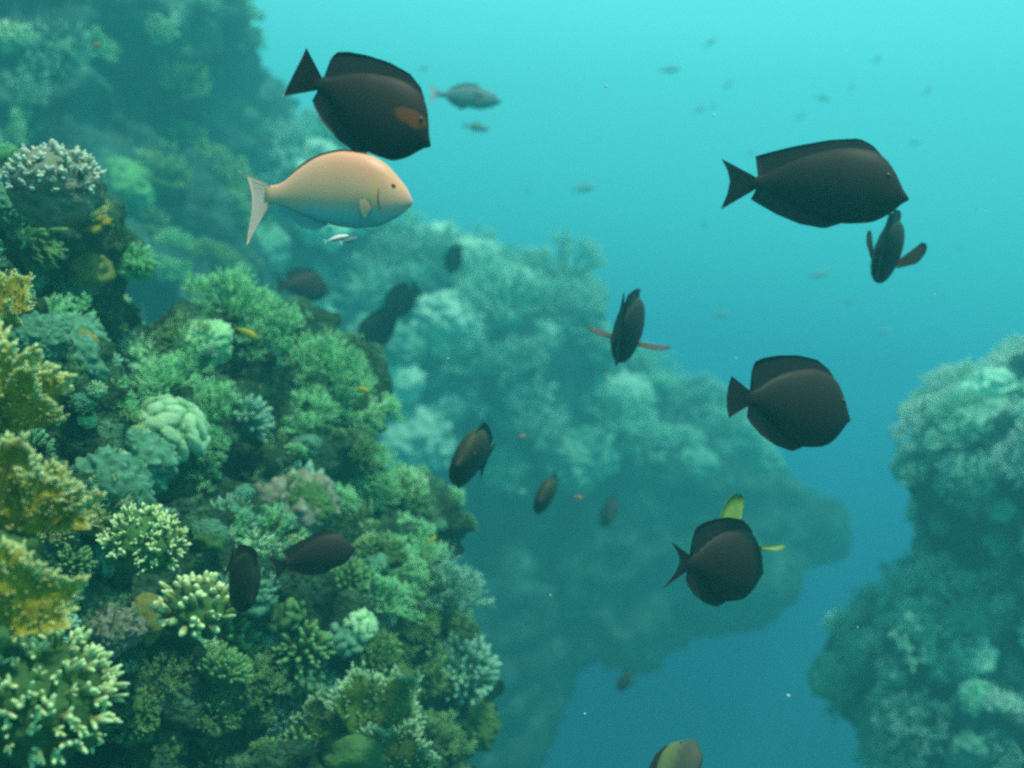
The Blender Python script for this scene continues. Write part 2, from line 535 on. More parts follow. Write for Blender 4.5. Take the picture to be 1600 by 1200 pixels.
def build_blade(seed, w=1.0, h=1.1, th=.07):
    """One upright blade of fire coral: a bumpy plate whose ragged rim and faces carry short pale tipped knobs."""
    r = random.Random(seed)
    mb = MB()
    nu, nv = 30, 24
    o = Vector((seed * 1.3, seed * .7, 0))

    def pt(u, v, s):
        a = (u - .5) * 2.5
        rim = 1 + .22 * noise.noise(Vector((u * 5, 0, 0)) + o) + .13 * noise.noise(Vector((u * 17, 3, 0)) + o) + .06 * noise.noise(Vector((u * 41, 3, 0)) + o)
        rr = v * rim
        x = math.sin(a) * rr * w * .78
        z = (math.cos(a) * .62 + .38) * rr * h
        y = .20 * math.sin(u * 5 + seed) * v + .10 * noise.noise(Vector((x * 3, z * 3, 1)) + o)
        bump = .5 + .9 * abs(noise.noise(Vector((x * 7, z * 7, 5 + s)) + o)) + .5 * noise.noise(Vector((x * 19, z * 19, s)) + o)
        y += s * th * (1.15 - .75 * v) * bump
        return Vector((x, y, z))

    vs, av, fs = [], [], []
    for s in (-1, 1):
        for j in range(nv + 1):
            for i in range(nu + 1):
                v = j / nv
                vs.append(pt(i / nu, v, s)); av.append(max(0, (v - .93) * 8))
    n1 = (nu + 1) * (nv + 1)
    for s in range(2):
        for j in range(nv):
            for i in range(nu):
                a = s * n1 + j * (nu + 1) + i
                q = (a, a + 1, a + nu + 2, a + nu + 1)
                fs.append(q if s == 0 else q[::-1])
    for i in range(nu):
        a = nv * (nu + 1) + i
        fs.append((a, a + 1, a + 1 + n1, a + n1))
    for j in range(nv):
        for e in (0, nu):
            a = j * (nu + 1) + e
            fs.append((a, a + nu + 1, a + nu + 1 + n1, a + n1))
    mb.add(vs, fs, av)
    for k in range(170):                     # rim knobs
        u = r.random(); v = 1 - abs(r.gauss(0, .10))
        p = (pt(u, v, -1) + pt(u, v, 1)) / 2
        a = (u - .5) * 2.5 + r.uniform(-.5, .5)
        d = Vector((math.sin(a), r.uniform(-.5, .5), math.cos(a) * .7 + .3)).normalized()
        ln = r.uniform(.05, .12); ra = r.uniform(.016, .028)
        mb.tube([p, p + d * ln * .6, p + d * ln], [ra, ra * .95, ra * .6], 5, [.15, .5, 1])
    for k in range(130):                     # face knobs
        u, v, s = r.random(), r.uniform(.25, .95), r.choice((-1, -1, 1))
        p = pt(u, v, s)
        d = Vector((r.uniform(-.5, .5), s * .9, r.uniform(.1, .9))).normalized()
        ln = r.uniform(.03, .08); ra = r.uniform(.014, .026)
        mb.tube([p - d * .02, p + d * ln * .6, p + d * ln], [ra * 1.2, ra, ra * .6], 5, [0, .1, .45])
    return mb


def build_boulder(seed, flat=.8, amp=.18):
    mb = MB()
    lumpy(mb, (0, 0, 0), .95, 5, amp * 1.4, 1.7, seed, (1, .95, flat), .07, 8)
    return mb


def build_knobby(seed, flat=.75, ksc=4.2, knob=.34):
    mb = MB()
    lumpy(mb, (0, 0, 0), .95, 5, .22, 1.6, seed, (1, .95, flat), knob, ksc, 1.0)
    return mb


def build_lobes(seed, n=26):
    """Overlapping thick rounded lobes on a dome."""
    r = random.Random(seed)
    mb = MB()
    lumpy(mb, (0, 0, 0), .72, 3, .15, 2, seed, (1, 1, .7))
    for d in fib(n, -.1):
        d = (d + Vector((r.uniform(-.15, .15), r.uniform(-.15, .15), r.uniform(-.1, .1)))).normalized()
        c = Vector((d.x, d.y, d.z * .72)) * .74
        t = d.orthogonal().normalized(); t.rotate(Matrix.Rotation(r.uniform(0, 6.28), 3, d))
        b = d.cross(t)
        sub = MB()
        lumpy(sub, (0, 0, 0), 1, 3, .22, 2.2, seed + len(mb.v), (1, 1, 1))
        ra, rb, rc = r.uniform(.22, .34), r.uniform(.14, .2), r.uniform(.10, .16)
        vs = [c + t * (p[0] * ra) + b * (p[1] * rb) + d * (p[2] * rc) for p in sub.v]
        mb.add(vs, sub.f, [max(0, p[2]) * .5 for p in sub.v])
    return mb


def build_crust(seed):
    """Ragged encrusting cluster: small lobes, stubs and sprigs."""
    r = random.Random(seed)
    mb = MB()
    lumpy(mb, (0, 0, -.1), .7, 4, .5, 2.2, seed, (1.1, 1.0, .5), .3, 4)
    for d in fib(46, 0):
        d = (d + Vector((r.uniform(-.3, .3), r.uniform(-.3, .3), r.uniform(-.1, .2)))).normalized()
        b = Vector((d.x, d.y * .95, d.z * .5)) * .66
        if r.random() < .5:
            lumpy(mb, b, r.uniform(.07, .17), 2, .4, 3, seed + b.x, (1.2, 1.0, .7), 0)
        else:
            ln = r.uniform(.15, .36)
            e = (d + Vector((r.uniform(-.4, .4), r.uniform(-.4, .4), .5))).normalized()
            ra = r.uniform(.03, .06)
            mb.tube([b, b + e * ln * .5, b + e * ln], [ra, ra, ra * .6], 5, [0, .4, 1])
    return mb


def more_crust(seed):
    r = random.Random(seed * 7)
    mb = build_crust(seed)
    for d in fib(110, 0):
        d = (d + Vector((r.uniform(-.3, .3), r.uniform(-.3, .3), r.uniform(-.1, .2)))).normalized()
        b = Vector((d.x * 1.05, d.y, d.z * .5)) * .66
        ln = r.uniform(.10, .30)
        e = (d + Vector((r.uniform(-.5, .5), r.uniform(-.5, .5), .5))).normalized()
        ra = r.uniform(.018, .04)
        mb.tube([b, b + e * ln * .5, b + e * ln], [ra * 1.2, ra, ra * .6], 4, [0, .3, 1])
    return mb


PROTO = {
    'finger': [build_finger(s, 110, .40, .072) for s in (1, 2)] + [build_finger(3, 60, .46, .10, .85)],
    'bush': [build_bush(s, 26, 4, .66, .034) for s in (11, 12, 13)] + [build_bush(14, 22, 4, .5, .04, .85)],
    'frond': [build_bush(s, 14, 4, .34, .028, 1.2) for s in (21, 22)],
    'boulder': [build_boulder(s) for s in (31, 32)],
    'knobby': [build_knobby(41), build_knobby(42, .85, 5.2, .3)],
    'lobes': [build_lobes(51), build_lobes(52, 20)],
    'crust': [more_crust(s) for s in (61, 62, 63, 64, 65)],
    'blade': [build_blade(s) for s in (71, 72, 73, 74)],
}
CACHE = {}


def proto(kind, i, mat):
    key = (kind, i % len(PROTO[kind]), mat)
    if key not in CACHE:
        CACHE[key] = PROTO[kind][key[1]].mesh(kind + '_coral', M[mat])
    return CACHE[key]


def frame(n, lean=0.5, spin=None):
    """Rotation whose Z leans between the rock's normal and straight up."""
    z = (Vector(n) * (1 - lean) + Vector((0, 0, 1)) * lean).normalized()
    x = Vector((1, 0, 0)) - z * z.x
    x = x.normalized() if x.length > .1 else z.orthogonal().normalized()
    y = z.cross(x)
    m = Matrix((x, y, z)).transposed().to_4x4()
    return m @ Matrix.Rotation(random.uniform(0, 6.28) if spin is None else spin, 4, 'Z')


def hit(px, py, bvh, dflt):
    d = P(px, py, 1).normalized()
    loc, n, i, dist = bvh.ray_cast(Vector((0, 0, 0)), d)
    if loc is None or loc.y > dflt * 1.6:
        return P(px, py, dflt), Vector((0.3, -.6, .7)).normalized()
    if n.dot(d) > 0:
        n = -n
    return loc, n


KINDNAME = {'finger': 'finger_coral', 'bush': 'soft_coral', 'frond': 'frond_coral', 'boulder': 'boulder_coral',
            'knobby': 'knobby_coral', 'lobes': 'lobed_coral', 'crust': 'crust_coral', 'blade': 'fire_coral'}


def coral(kind, mat, loc, n, size, label, group=None, lean=.5, spin=None, i=0, sink=.25, stretch=1.0):
    me = proto(kind, i, mat)
    o = link(KINDNAME[kind], me)
    rot = frame(n, lean, spin)
    o.matrix_world = Matrix.Translation(Vector(loc) - rot.col[2].to_3d() * size * sink) @ rot @ Matrix.Diagonal((size, size, size * stretch, 1))
    tag(o, label, 'coral', group)
    return o


def spot(kind, mat, px, py, rpx, label, bvh=None, dflt=3.0, group=None, **k):
    """A coral of radius rpx (picture pixels) where the picture shows it, on the rock met there."""
    loc, n = hit(px, py, bvh or fore_bvh, dflt)
    return coral(kind, mat, loc, n, m_px(rpx, loc.y), label, group, **k)


#@CORALS
# ---- things that show singly on the near slope
def fire_coral(px, py, d, size_px, blades, label, mat='fire'):
    """Upright mustard blades side by side on a small foot; each blade a part."""
    s = m_px(size_px, d)
    t = empty('fire_coral', Matrix.Translation(P(px, py, d)))
    tag(t, label, 'coral', 'upright bladed fire corals')
    fb = MB(); lumpy(fb, (0, 0, -.1 * s), .35 * s, 3, .3, 2, px, (1.5, 1, .8), .2, 4)
    link('foot', fb.mesh('foot', M['olive']), t)
    for (dx, dy, dz, sc, yaw, lean, i) in blades:
        b = link('blade', proto('blade', i, mat), t)
        b.matrix_local = Matrix.Translation((dx * s, dy * s, dz * s)) @ Matrix.Rotation(R(yaw), 4, 'Z') @ Matrix.Rotation(R(lean), 4, 'Y') @ Matrix.Scale(sc * s, 4)
    return t


fire_coral(-35, 690, 1.75, 118, [(-.1, 0, -.1, 1.45, 12, 8, 0), (.35, .1, .1, .8, -25, 30, 1), (-.3, -.1, .6, .9, 20, -5, 2)],
           'tall mustard fire coral with frilly pale tipped rim at the picture edge, topmost of three')
fire_coral(5, 850, 1.65, 115, [(-.1, 0, -.15, 1.3, -8, 12, 1), (.35, -.08, .15, .85, 25, 40, 2), (-.3, .15, .2, 1.0, 30, -20, 3)],
           'broad brown and mustard fire coral between the upper and lower fire corals')
fire_coral(-40, 990, 1.55, 112, [(.1, 0, -.1, 1.2, 10, 35, 2), (-.2, .1, 0, 1.1, -20, -10, 0)],
           'dark olive fire coral standing directly over the big pale finger coral')
fire_coral(-20, 500, 2.2, 70, [(0, 0, -.1, 1.1, 15, 20, 3), (.3, .1, -.2, .6, -30, 35, 0)],
           'small golden fire coral at the picture edge under the lilac headed coral')
fire_coral(555, 1165, 3.1, 110, [(.1, 0, -.1, 1.0, 10, 20, 3), (-.45, .1, -.2, .7, -15, -10, 1), (.4, -.1, -.55, .8, 20, 25, 0)],
           'green fire coral with a pale dotted rim at the foot of the slope', 'fire_green')


FMESH = {}


def finger_coral(px, py, d, rpx, n, flen, frad, mat, label, axis, flat=.8, base_mat='olive', zmin=-.15):
    """A lump of rock set with separate stubby fingers; each finger a part."""
    s = m_px(rpx, d)
    z = Vector(axis).normalized()
    x = z.orthogonal().normalized(); y = z.cross(x)
    rot = Matrix((x, y, z)).transposed().to_4x4()
    t = empty('finger_coral', Matrix.Translation(P(px, py, d)) @ rot)
    tag(t, label, 'coral', 'finger corals with separate stubby fingers')
    r = random.Random(px)
    bmb = MB(); lumpy(bmb, (0, 0, 0), .78 * s, 4, .2, 2, px, (1, 1, flat), .28, 6)
    link('base', bmb.mesh('base', M[base_mat]), t)
    key = (round(s, 3), flen, frad, mat)
    ms = [finger_mesh(px + k, flen * s, frad * s, 8, k % 3 == 2 or frad < .05).mesh('finger', M[mat]) for k in range(6)]
    for k, dr in enumerate(fib(n, zmin)):
        dr = (dr + Vector((r.uniform(-.16, .16), r.uniform(-.16, .16), r.uniform(-.12, .12)))).normalized()
        p = Vector((dr.x, dr.y, dr.z * flat)) * .74 * s
        g = (dr + Vector((r.uniform(-.3, .3), r.uniform(-.3, .3), .5))).normalized()
        gx = g.orthogonal().normalized(); gy = g.cross(gx)
        f = link('finger', ms[k % 6], t)
        f.matrix_local = Matrix.Translation(p) @ Matrix((gx, gy, g)).transposed().to_4x4() @ Matrix.Rotation(r.uniform(0, 6.28), 4, 'Z') @ Matrix.Diagonal((*[r.uniform(.7, 1.25)] * 2, r.uniform(.6, 1.3), 1))
    return t


finger_coral(62, 1090, 1.75, 128, 100, .25, .042, 'finger', 'large pale finger coral in the lowest corner, crowded with bright stubby fingers', (.45, -.45, .75))
finger_coral(225, 850, 2.35, 70, 99, .26, .044, 'finger', 'round yellowish finger coral with dense upright fingers beside the brown fire coral', (.25, -.4, .85))
finger_coral(305, 955, 2.5, 62, 44, .36, .10, 'finger', 'yellow green finger coral with few thick fingers next to the dark upright fish', (.15, -.45, .8))
finger_coral(85, 295, 2.6, 88, 100, .19, .047, 'lilac', 'lilac grey dome of blunt fingers capping the rock above the golden fire coral', (.05, -.35, 1), .85, 'lilac', .12)

# ---- single corals on the near slope: kind, material, px, py, radius px, label
singles = [
    ('crust', 'olive', 60, 350, 80, 'ragged yellow green crust coral hanging under the lilac dome', {}),
    ('crust', 'fire', 130, 330, 45, 'small yellow ragged coral on the flank below the lilac dome', {}),
    ('boulder', 'boulder', 142, 415, 38, 'smooth yellow boulder coral with a bright lit rim near the rock edge', {'lean': .3}),
    ('crust', 'grey', 120, 440, 44, 'grey green crumbly coral under the smooth yellow boulder coral', {}),
    ('bush', 'soft', 90, 500, 55, 'dull green soft coral in the shade left of the dark gully', {}),
    ('frond', 'olive', 150, 500, 45, 'spiky olive coral with long prongs pointing into the dark gully', {'lean': .2}),
    ('boulder', 'boulder', 132, 530, 24, 'little tan boulder coral below the spiky olive coral', {}),
    ('boulder', 'pale', 86, 492, 18, 'tiny pale topped boulder coral beside the dull green soft coral', {}),
    ('crust', 'pale', 150, 605, 20, 'small pale crumb of coral in the dark hollow beside the fire coral', {}),
    ('bush', 'soft', 360, 480, 75, 'tall feathery mint green soft coral at the top of the slope', {'dflt': 4.0}),
    ('bush', 'soft', 430, 525, 62, 'feathery mint soft coral stepping down from the tallest soft coral', {'dflt': 4.1}),
    ('knobby', 'pale', 315, 528, 46, 'pale green rounded coral head under the tallest soft coral', {}),
    ('crust', 'pale', 230, 545, 50, 'pale crumbly ledge coral beside the rounded green coral head', {}),
    ('crust', 'grey', 205, 580, 40, 'grey tattered coral edging the dark gully', {}),
    ('bush', 'soft', 500, 580, 66, 'grey green soft coral in the middle of the stepped row', {'dflt': 4.2}),
    ('bush', 'soft', 555, 640, 64, 'fluffy green soft coral at the outer end of the stepped row', {'dflt': 4.4}),
    ('bush', 'soft', 470, 650, 60, 'shaded soft coral tucked behind the lobed coral', {}),
    ('frond', 'soft', 330, 640, 40, 'upright sprig of thin twigs beside the lobed coral', {'lean': .8}),
    ('lobes', 'pale', 268, 668, 72, 'bright lobed coral of thick overlapping folds in full light', {'lean': .5, 'sink': .1}),
    ('boulder', 'olive', 235, 720, 48, 'dull green rounded coral below the bright lobed coral', {}),
    ('crust', 'pale', 170, 715, 40, 'white topped crumbly coral between lobed coral and fire coral', {}),
    ('crust', 'finger', 195, 735, 36, 'yellowish crumbly coral just above the dense finger coral', {}),
    ('crust', 'finger', 130, 790, 55, 'yellow tufted coral joining the fire coral to the finger coral', {}),
    ('frond', 'finger', 165, 790, 45, 'fan of fine yellow twigs behind the dense finger coral', {'lean': .6}),
    ('knobby', 'grey', 160, 865, 38, 'grey knobby coral in the shade under the dense finger coral', {}),
    ('knobby', 'lilac', 180, 975, 48, 'pinkish grey knobby coral above the big pale finger coral', {}),
    ('boulder', 'boulder', 228, 960, 30, 'egg shaped green boulder coral standing in a dark hollow', {'lean': .9, 'stretch': 1.6}),
    ('crust', 'pale', 205, 1035, 22, 'small bright green coral tuft under the pinkish knobby coral', {}),
    ('knobby', 'lilac', 450, 765, 86, 'broad mauve knobby coral dome in the middle of the slope', {'sink': .35}),
    ('crust', 'pale', 370, 840, 66, 'sunlit pale crust coral shelf behind the dark upright fish', {'lean': .3}),
    ('crust', 'pale', 410, 850, 44, 'pale coral shelf end pointing at the dark gliding fish', {'lean': .3}),
    ('finger', 'finger', 458, 850, 26, 'small yellow green sprouting coral at the tip of the pale shelf', {}),
    ('boulder', 'olive', 330, 840, 26, 'small brownish round coral left of the pale shelf', {}),
    ('bush', 'soft', 570, 740, 56, 'blue green soft coral under the outer end of the stepped row', {'dflt': 4.2}),
    ('bush', 'olive', 620, 790, 58, 'olive soft coral on the outer rim, level with the mauve dome', {'dflt': 4.3}),
    ('bush', 'soft', 650, 850, 50, 'pale tipped soft coral on the outermost rim above the shelf', {'dflt': 4.3}),
    ('bush', 'soft', 610, 880, 60, 'dim soft coral in the shade behind the rim', {'dflt': 4.2}),
    ('bush', 'grey', 690, 925, 72, 'wide blue grey soft coral bulging from the rim', {'dflt': 4.2}),
    ('boulder', 'pale', 714, 940, 15, 'tiny bright pale boulder coral on the blue grey soft coral', {'dflt': 3.95}),
    ('finger', 'olive', 540, 900, 46, 'green sprouting coral just under the dark gliding fish', {}),
    ('lobes', 'pale', 565, 970, 36, 'pale lobed coral on the shaded slope below the gliding fish', {}),
    ('crust', 'olive', 585, 1015, 48, 'yellow green coral tuft beside the bluish knobby bulge', {}),
    ('bush', 'olive', 640, 1040, 66, 'olive bushy coral on the lower bulge of the slope', {'dflt': 4.0}),
    ('finger', 'grey', 720, 1040, 66, 'bluish grey bushy coral on the farthest lower bulge', {'dflt': 4.2}),
    ('bush', 'olive', 680, 1150, 50, 'dark green soft coral at the lower end of the slope', {'dflt': 4.2}),
    ('crust', 'grey', 730, 1140, 30, 'dim blue green coral tuft beyond the lower end of the slope', {'dflt': 4.4}),
    ('crust', 'grey', 440, 1110, 50, 'dim grey coral clump in the darkest lower slope', {}),
    ('crust', 'olive', 330, 1100, 60, 'dark green coral clump under the thick fingered coral', {}),
    ('knobby', 'olive', 240, 1150, 50, 'dark knobby coral near the bottom edge', {}),
    ('lobes', 'grey', 540, 990, 44, 'grey lobed coral in half shade just under the pale lobed coral', {}),
    ('finger', 'olive', 470, 1010, 50, 'dark sprouting coral in the shade below the gliding fish', {}),
    ('lobes', 'olive', 440, 950, 44, 'dark lobed coral directly below the gliding fish', {}),
    ('crust', 'grey', 500, 1060, 52, 'grey tattered coral above the green fire coral', {}),
    ('crust', 'pale', 15, 50, 52, 'pale ragged coral head in the topmost corner of the dim wall', {'bvh': wall_bvh, 'dflt': 9}),
    ('bush', 'grey', 30, 150, 48, 'pale bushy coral on the dim wall over the lilac dome', {'bvh': wall_bvh, 'dflt': 9}),
    ('knobby', 'soft', 205, 285, 50, 'dim green dome on the wall right beside the lilac dome', {'bvh': wall_bvh, 'dflt': 9}),
    ('crust', 'pale', 245, 30, 40, 'ragged pale green coral high on the dim wall', {'bvh': wall_bvh, 'dflt': 10}),
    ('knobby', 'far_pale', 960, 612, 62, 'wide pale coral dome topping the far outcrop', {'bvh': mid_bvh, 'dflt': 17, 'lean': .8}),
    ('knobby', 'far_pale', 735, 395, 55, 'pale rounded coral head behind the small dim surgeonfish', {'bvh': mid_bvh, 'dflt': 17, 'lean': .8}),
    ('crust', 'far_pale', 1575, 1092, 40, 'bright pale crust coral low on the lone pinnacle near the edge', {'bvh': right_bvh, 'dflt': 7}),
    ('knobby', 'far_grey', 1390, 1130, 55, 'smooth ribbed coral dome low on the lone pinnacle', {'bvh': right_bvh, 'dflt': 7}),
]
for q, (kind, mat, px, py, rp, lab, kw) in enumerate(singles):
    kw = dict(kw); kw.setdefault('dflt', 3.2)
    spot(kind, mat, px, py, rp, lab, i=q, **kw)


# ---- the crowd of corals covering each rock
def scatter(obj, bvh, count, choices, size, label, group, mind, facing=-.15, zmin=-3.5, seed=1, lean=.45, keep=None, nz=-.55, names=None, deep=None, high=None, shade_mat='olive'):
    me = obj.data
    r = random.Random(seed)
    polys = [p for p in me.polygons if p.center.z > zmin and p.normal.dot((-p.center).normalized()) > facing and p.normal.z > nz
             and abs(p.center.x) < p.center.y * W * .72 and abs(p.center.z) < p.center.y * W * .52]
    ws = [p.area * (1.0 + .8 * max(0, p.normal.z)) / p.center.y ** 1.0 for p in polys]
    pts = []
    tries = 0
    pick = r.choices(range(len(polys)), ws, k=count * 12)
    for k in pick:
        p = polys[k]
        if len(pts) >= count:
            break
        s = r.uniform(*size)
        if any((p.center - q).length < (s + t) * mind for q, t in pts):
            continue
        if keep and not keep(p.center):
            continue
        pts.append((p.center.copy(), s))
        kind, mat = r.choice(choices)
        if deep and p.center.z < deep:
            mat = shade_mat  # darker skin low down, shade put into the coral colour
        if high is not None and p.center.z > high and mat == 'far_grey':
            mat = 'far_pale'  # paler skin near the top, sunlight put into the coral colour
        o = coral(kind, mat, p.center, p.normal, s, label[kind] if isinstance(label, dict) else label, group, lean, i=r.randrange(9), sink=.2)
        if names and kind in names:
            o.name = names[kind]


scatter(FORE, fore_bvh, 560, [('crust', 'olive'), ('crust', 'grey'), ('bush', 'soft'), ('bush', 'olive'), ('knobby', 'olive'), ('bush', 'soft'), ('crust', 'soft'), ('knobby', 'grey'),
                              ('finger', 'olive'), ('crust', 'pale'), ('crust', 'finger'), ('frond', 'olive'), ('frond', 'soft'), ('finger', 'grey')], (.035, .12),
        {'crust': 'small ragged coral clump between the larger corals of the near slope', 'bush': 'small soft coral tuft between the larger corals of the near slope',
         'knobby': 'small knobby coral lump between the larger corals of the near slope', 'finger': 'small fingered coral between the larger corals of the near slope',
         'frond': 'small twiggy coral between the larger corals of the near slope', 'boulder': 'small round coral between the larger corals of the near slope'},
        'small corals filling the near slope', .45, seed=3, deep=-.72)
scatter(FORE, fore_bvh, 260, [('knobby', 'olive'), ('knobby', 'grey'), ('finger', 'olive'), ('lobes', 'olive'), ('lobes', 'grey'), ('frond', 'olive'), ('finger', 'grey'), ('knobby', 'pale'), ('frond', 'grey')], (.018, .05),
        {'knobby': 'tiny knobby coral bud on bare patches of the near slope', 'finger': 'tiny fingered coral bud on bare patches of the near slope',
         'frond': 'tiny twiggy coral sprig on bare patches of the near slope', 'lobes': 'tiny lobed coral bud on bare patches of the near slope'},
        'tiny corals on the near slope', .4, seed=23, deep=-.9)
scatter(WALL, wall_bvh, 190, [('crust', 'olive'), ('bush', 'olive'), ('knobby', 'olive'), ('bush', 'soft'), ('finger', 'olive'), ('crust', 'grey')], (.15, .42),
        {'crust': 'hazy ragged coral on the tall dim reef wall', 'bush': 'hazy bushy coral on the tall dim reef wall', 'knobby': 'hazy knobby coral head on the tall dim reef wall',
         'finger': 'hazy fingered coral on the tall dim reef wall'},
        'corals on the dim reef wall', .6, seed=5, names={'crust': 'ragged_coral', 'knobby': 'domed_coral'})
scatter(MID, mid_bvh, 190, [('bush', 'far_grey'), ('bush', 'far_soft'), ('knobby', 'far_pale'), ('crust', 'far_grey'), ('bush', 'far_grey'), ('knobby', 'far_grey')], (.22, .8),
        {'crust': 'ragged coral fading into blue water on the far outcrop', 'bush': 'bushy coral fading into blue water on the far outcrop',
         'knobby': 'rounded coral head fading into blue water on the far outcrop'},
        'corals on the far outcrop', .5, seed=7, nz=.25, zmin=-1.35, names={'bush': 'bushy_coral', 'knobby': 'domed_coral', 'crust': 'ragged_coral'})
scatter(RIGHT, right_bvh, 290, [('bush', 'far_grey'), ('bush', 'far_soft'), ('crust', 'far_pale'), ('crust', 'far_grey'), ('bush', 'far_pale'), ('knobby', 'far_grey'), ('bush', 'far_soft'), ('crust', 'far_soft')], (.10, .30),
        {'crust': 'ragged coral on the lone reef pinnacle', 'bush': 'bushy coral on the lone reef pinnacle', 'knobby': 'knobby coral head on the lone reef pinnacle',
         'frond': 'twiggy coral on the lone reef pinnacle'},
        'corals on the reef pinnacle', .42, seed=9, names={'bush': 'bushy_coral', 'knobby': 'domed_coral', 'crust': 'ragged_coral'}, deep=-2.4, high=-.6, shade_mat='far_grey')
#@FISH

# ------------------------------------------------------------------ fish
def curve(pts, xs):
    """Smooth line through pts (x descending) sampled at xs."""
    p = sorted(pts)
    X = np.array([a for a, b in p]); Y = np.array([b for a, b in p])
    mdl = np.zeros(len(X))
    s = np.diff(Y) / np.diff(X)
    mdl[1:-1] = np.where(s[:-1] * s[1:] > 0, 2 * s[:-1] * s[1:] / (s[:-1] + s[1:] + 1e-9), 0)
    mdl[0], mdl[-1] = s[0], s[-1]
    out = []
    for x in xs:
        x = min(max(x, X[0]), X[-1])
        i = min(max(int(np.searchsorted(X, x)) - 1, 0), len(X) - 2)
        h = X[i + 1] - X[i]; t = (x - X[i]) / h
        out.append((2 * t**3 - 3 * t**2 + 1) * Y[i] + (t**3 - 2 * t**2 + t) * h * mdl[i] + (-2 * t**3 + 3 * t**2) * Y[i + 1] + (t**3 - t**2) * h * mdl[i + 1])
    return out


SHAPES = {
    # nose at x = 0, tail at -1; outlines of the trunk, then fins
    'surgeon': dict(
        top=[(0, .012), (-.03, .055), (-.07, .135), (-.13, .215), (-.20, .255), (-.32, .27), (-.5, .235), (-.65, .175), (-.76, .112), (-.80, .10), (-.84, .105)],
        bot=[(0, -.012), (-.03, -.03), (-.055, -.055), (-.11, -.10), (-.19, -.135), (-.32, -.145), (-.5, -.10), (-.65, -.03), (-.76, .022), (-.80, .03), (-.84, .025)],
        wid=[(0, .012), (-.06, .045), (-.16, .075), (-.3, .088), (-.5, .07), (-.7, .03), (-.80, .016), (-.84, .012)],
        dorsal=[(-.15, .232), (-.20, .285), (-.27, .32), (-.42, .31), (-.6, .275), (-.74, .238), (-.815, .215)],
        anal=[(-.34, -.146), (-.42, -.175), (-.55, -.155), (-.68, -.105), (-.79, -.045), (-.825, -.025)],
        tail=[(-1.0, .20), (-.965, .14), (-.945, .075), (-.955, .0), (-.985, -.085)]),
    'truncate': dict(
        top=[(0, .012), (-.03, .05), (-.07, .12), (-.13, .20), (-.20, .245), (-.32, .265), (-.5, .235), (-.65, .175), (-.74, .118), (-.79, .10), (-.84, .105)],
        bot=[(0, -.012), (-.03, -.03), (-.055, -.06), (-.11, -.12), (-.19, -.165), (-.32, -.175), (-.5, -.125), (-.65, -.045), (-.74, .008), (-.79, .02), (-.84, .018)],
        wid=[(0, .012), (-.06, .045), (-.16, .075), (-.3, .088), (-.5, .07), (-.7, .03), (-.80, .016), (-.84, .012)],
        dorsal=[(-.15, .222), (-.20, .27), (-.30, .315), (-.45, .325), (-.6, .31), (-.72, .285), (-.79, .255), (-.80, .20)],
        anal=[(-.34, -.176), (-.42, -.205), (-.55, -.18), (-.68, -.13), (-.77, -.07), (-.80, -.04)],
        tail=[(-.975, .215), (-.975, .14), (-.98, .06), (-.985, -.02), (-.985, -.085)]),
    'forked': None,
    'wrasse': dict(     # the cream coloured fish
        top=[(0, .02), (-.03, .07), (-.09, .135), (-.17, .205), (-.28, .25), (-.42, .262), (-.55, .235), (-.68, .16), (-.78, .075), (-.84, .052), (-.88, .06)],
        bot=[(0, -.02), (-.03, -.05), (-.10, -.10), (-.2, -.145), (-.35, -.16), (-.5, -.145), (-.65, -.105), (-.78, -.06), (-.84, -.048), (-.88, -.055)],
        wid=[(0, .02), (-.06, .055), (-.16, .085), (-.3, .10), (-.5, .082), (-.7, .045), (-.82, .022), (-.88, .016)],
        dorsal=[(-.22, .228), (-.32, .272), (-.45, .274), (-.58, .238), (-.68, .178), (-.745, .115)],
        anal=[(-.5, -.146), (-.56, -.185), (-.66, -.17), (-.75, -.12), (-.79, -.085)],
        tail=[(-1.055, .125), (-.99, .09), (-.96, .0), (-.955, -.09), (-.97, -.20), (-.975, -.285)]),
    'slim': dict(       # small slender fish far off
        top=[(0, .01), (-.05, .05), (-.15, .10), (-.3, .13), (-.5, .12), (-.7, .06), (-.8, .03), (-.86, .03)],
        bot=[(0, -.01), (-.05, -.04), (-.15, -.085), (-.3, -.12), (-.5, -.11), (-.7, -.05), (-.8, -.03), (-.86, -.03)],
        wid=[(0, .01), (-.1, .05), (-.3, .075), (-.5, .06), (-.7, .03), (-.86, .012)],
        dorsal=[(-.28, .128), (-.36, .17), (-.5, .165), (-.62, .13), (-.72, .07)],
        anal=[(-.45, -.118), (-.52, -.15), (-.64, -.11), (-.72, -.06)],
        tail=[(-1.0, .13), (-.96, .07), (-.93, 0), (-.96, -.07), (-1.0, -.13)]),
}


SHAPES['blunt'] = dict(SHAPES['truncate'], tail=[(-.955, .165), (-.972, .11), (-.975, .055), (-.968, -.0), (-.94, -.055)])
SHAPES['forked'] = dict(SHAPES['truncate'], tail=[(-1.03, .18), (-.94, .12), (-.895, .07), (-.93, .01), (-1.03, -.07)])


def bendy(bend):
    def f(p):
        x, y, z = p
        t = max(0.0, -x - .4 + .45)
        t = max(0.0, -.05 - x)
        return (x + .45 * 0, y + bend * t * t, z)
    return f


def membrane(base, edge, t0, t1, rays=0, nv=5):
    """Closed thin fin between a root line and a free edge."""
    n = len(base)
    vs = []
    for s in (-1, 1):
        for i in range(n):
            b, e = Vector(base[i]), Vector(edge[i])
            for j in range(nv + 1):
                v = j / nv
                p = b.lerp(e, v)
                th = t0 * (1 - v) + t1 * v
                th *= 1 + (.35 * (1 if i % 2 else -1) if rays else 0)
                vs.append((p, s, th))
    return vs, n, nv


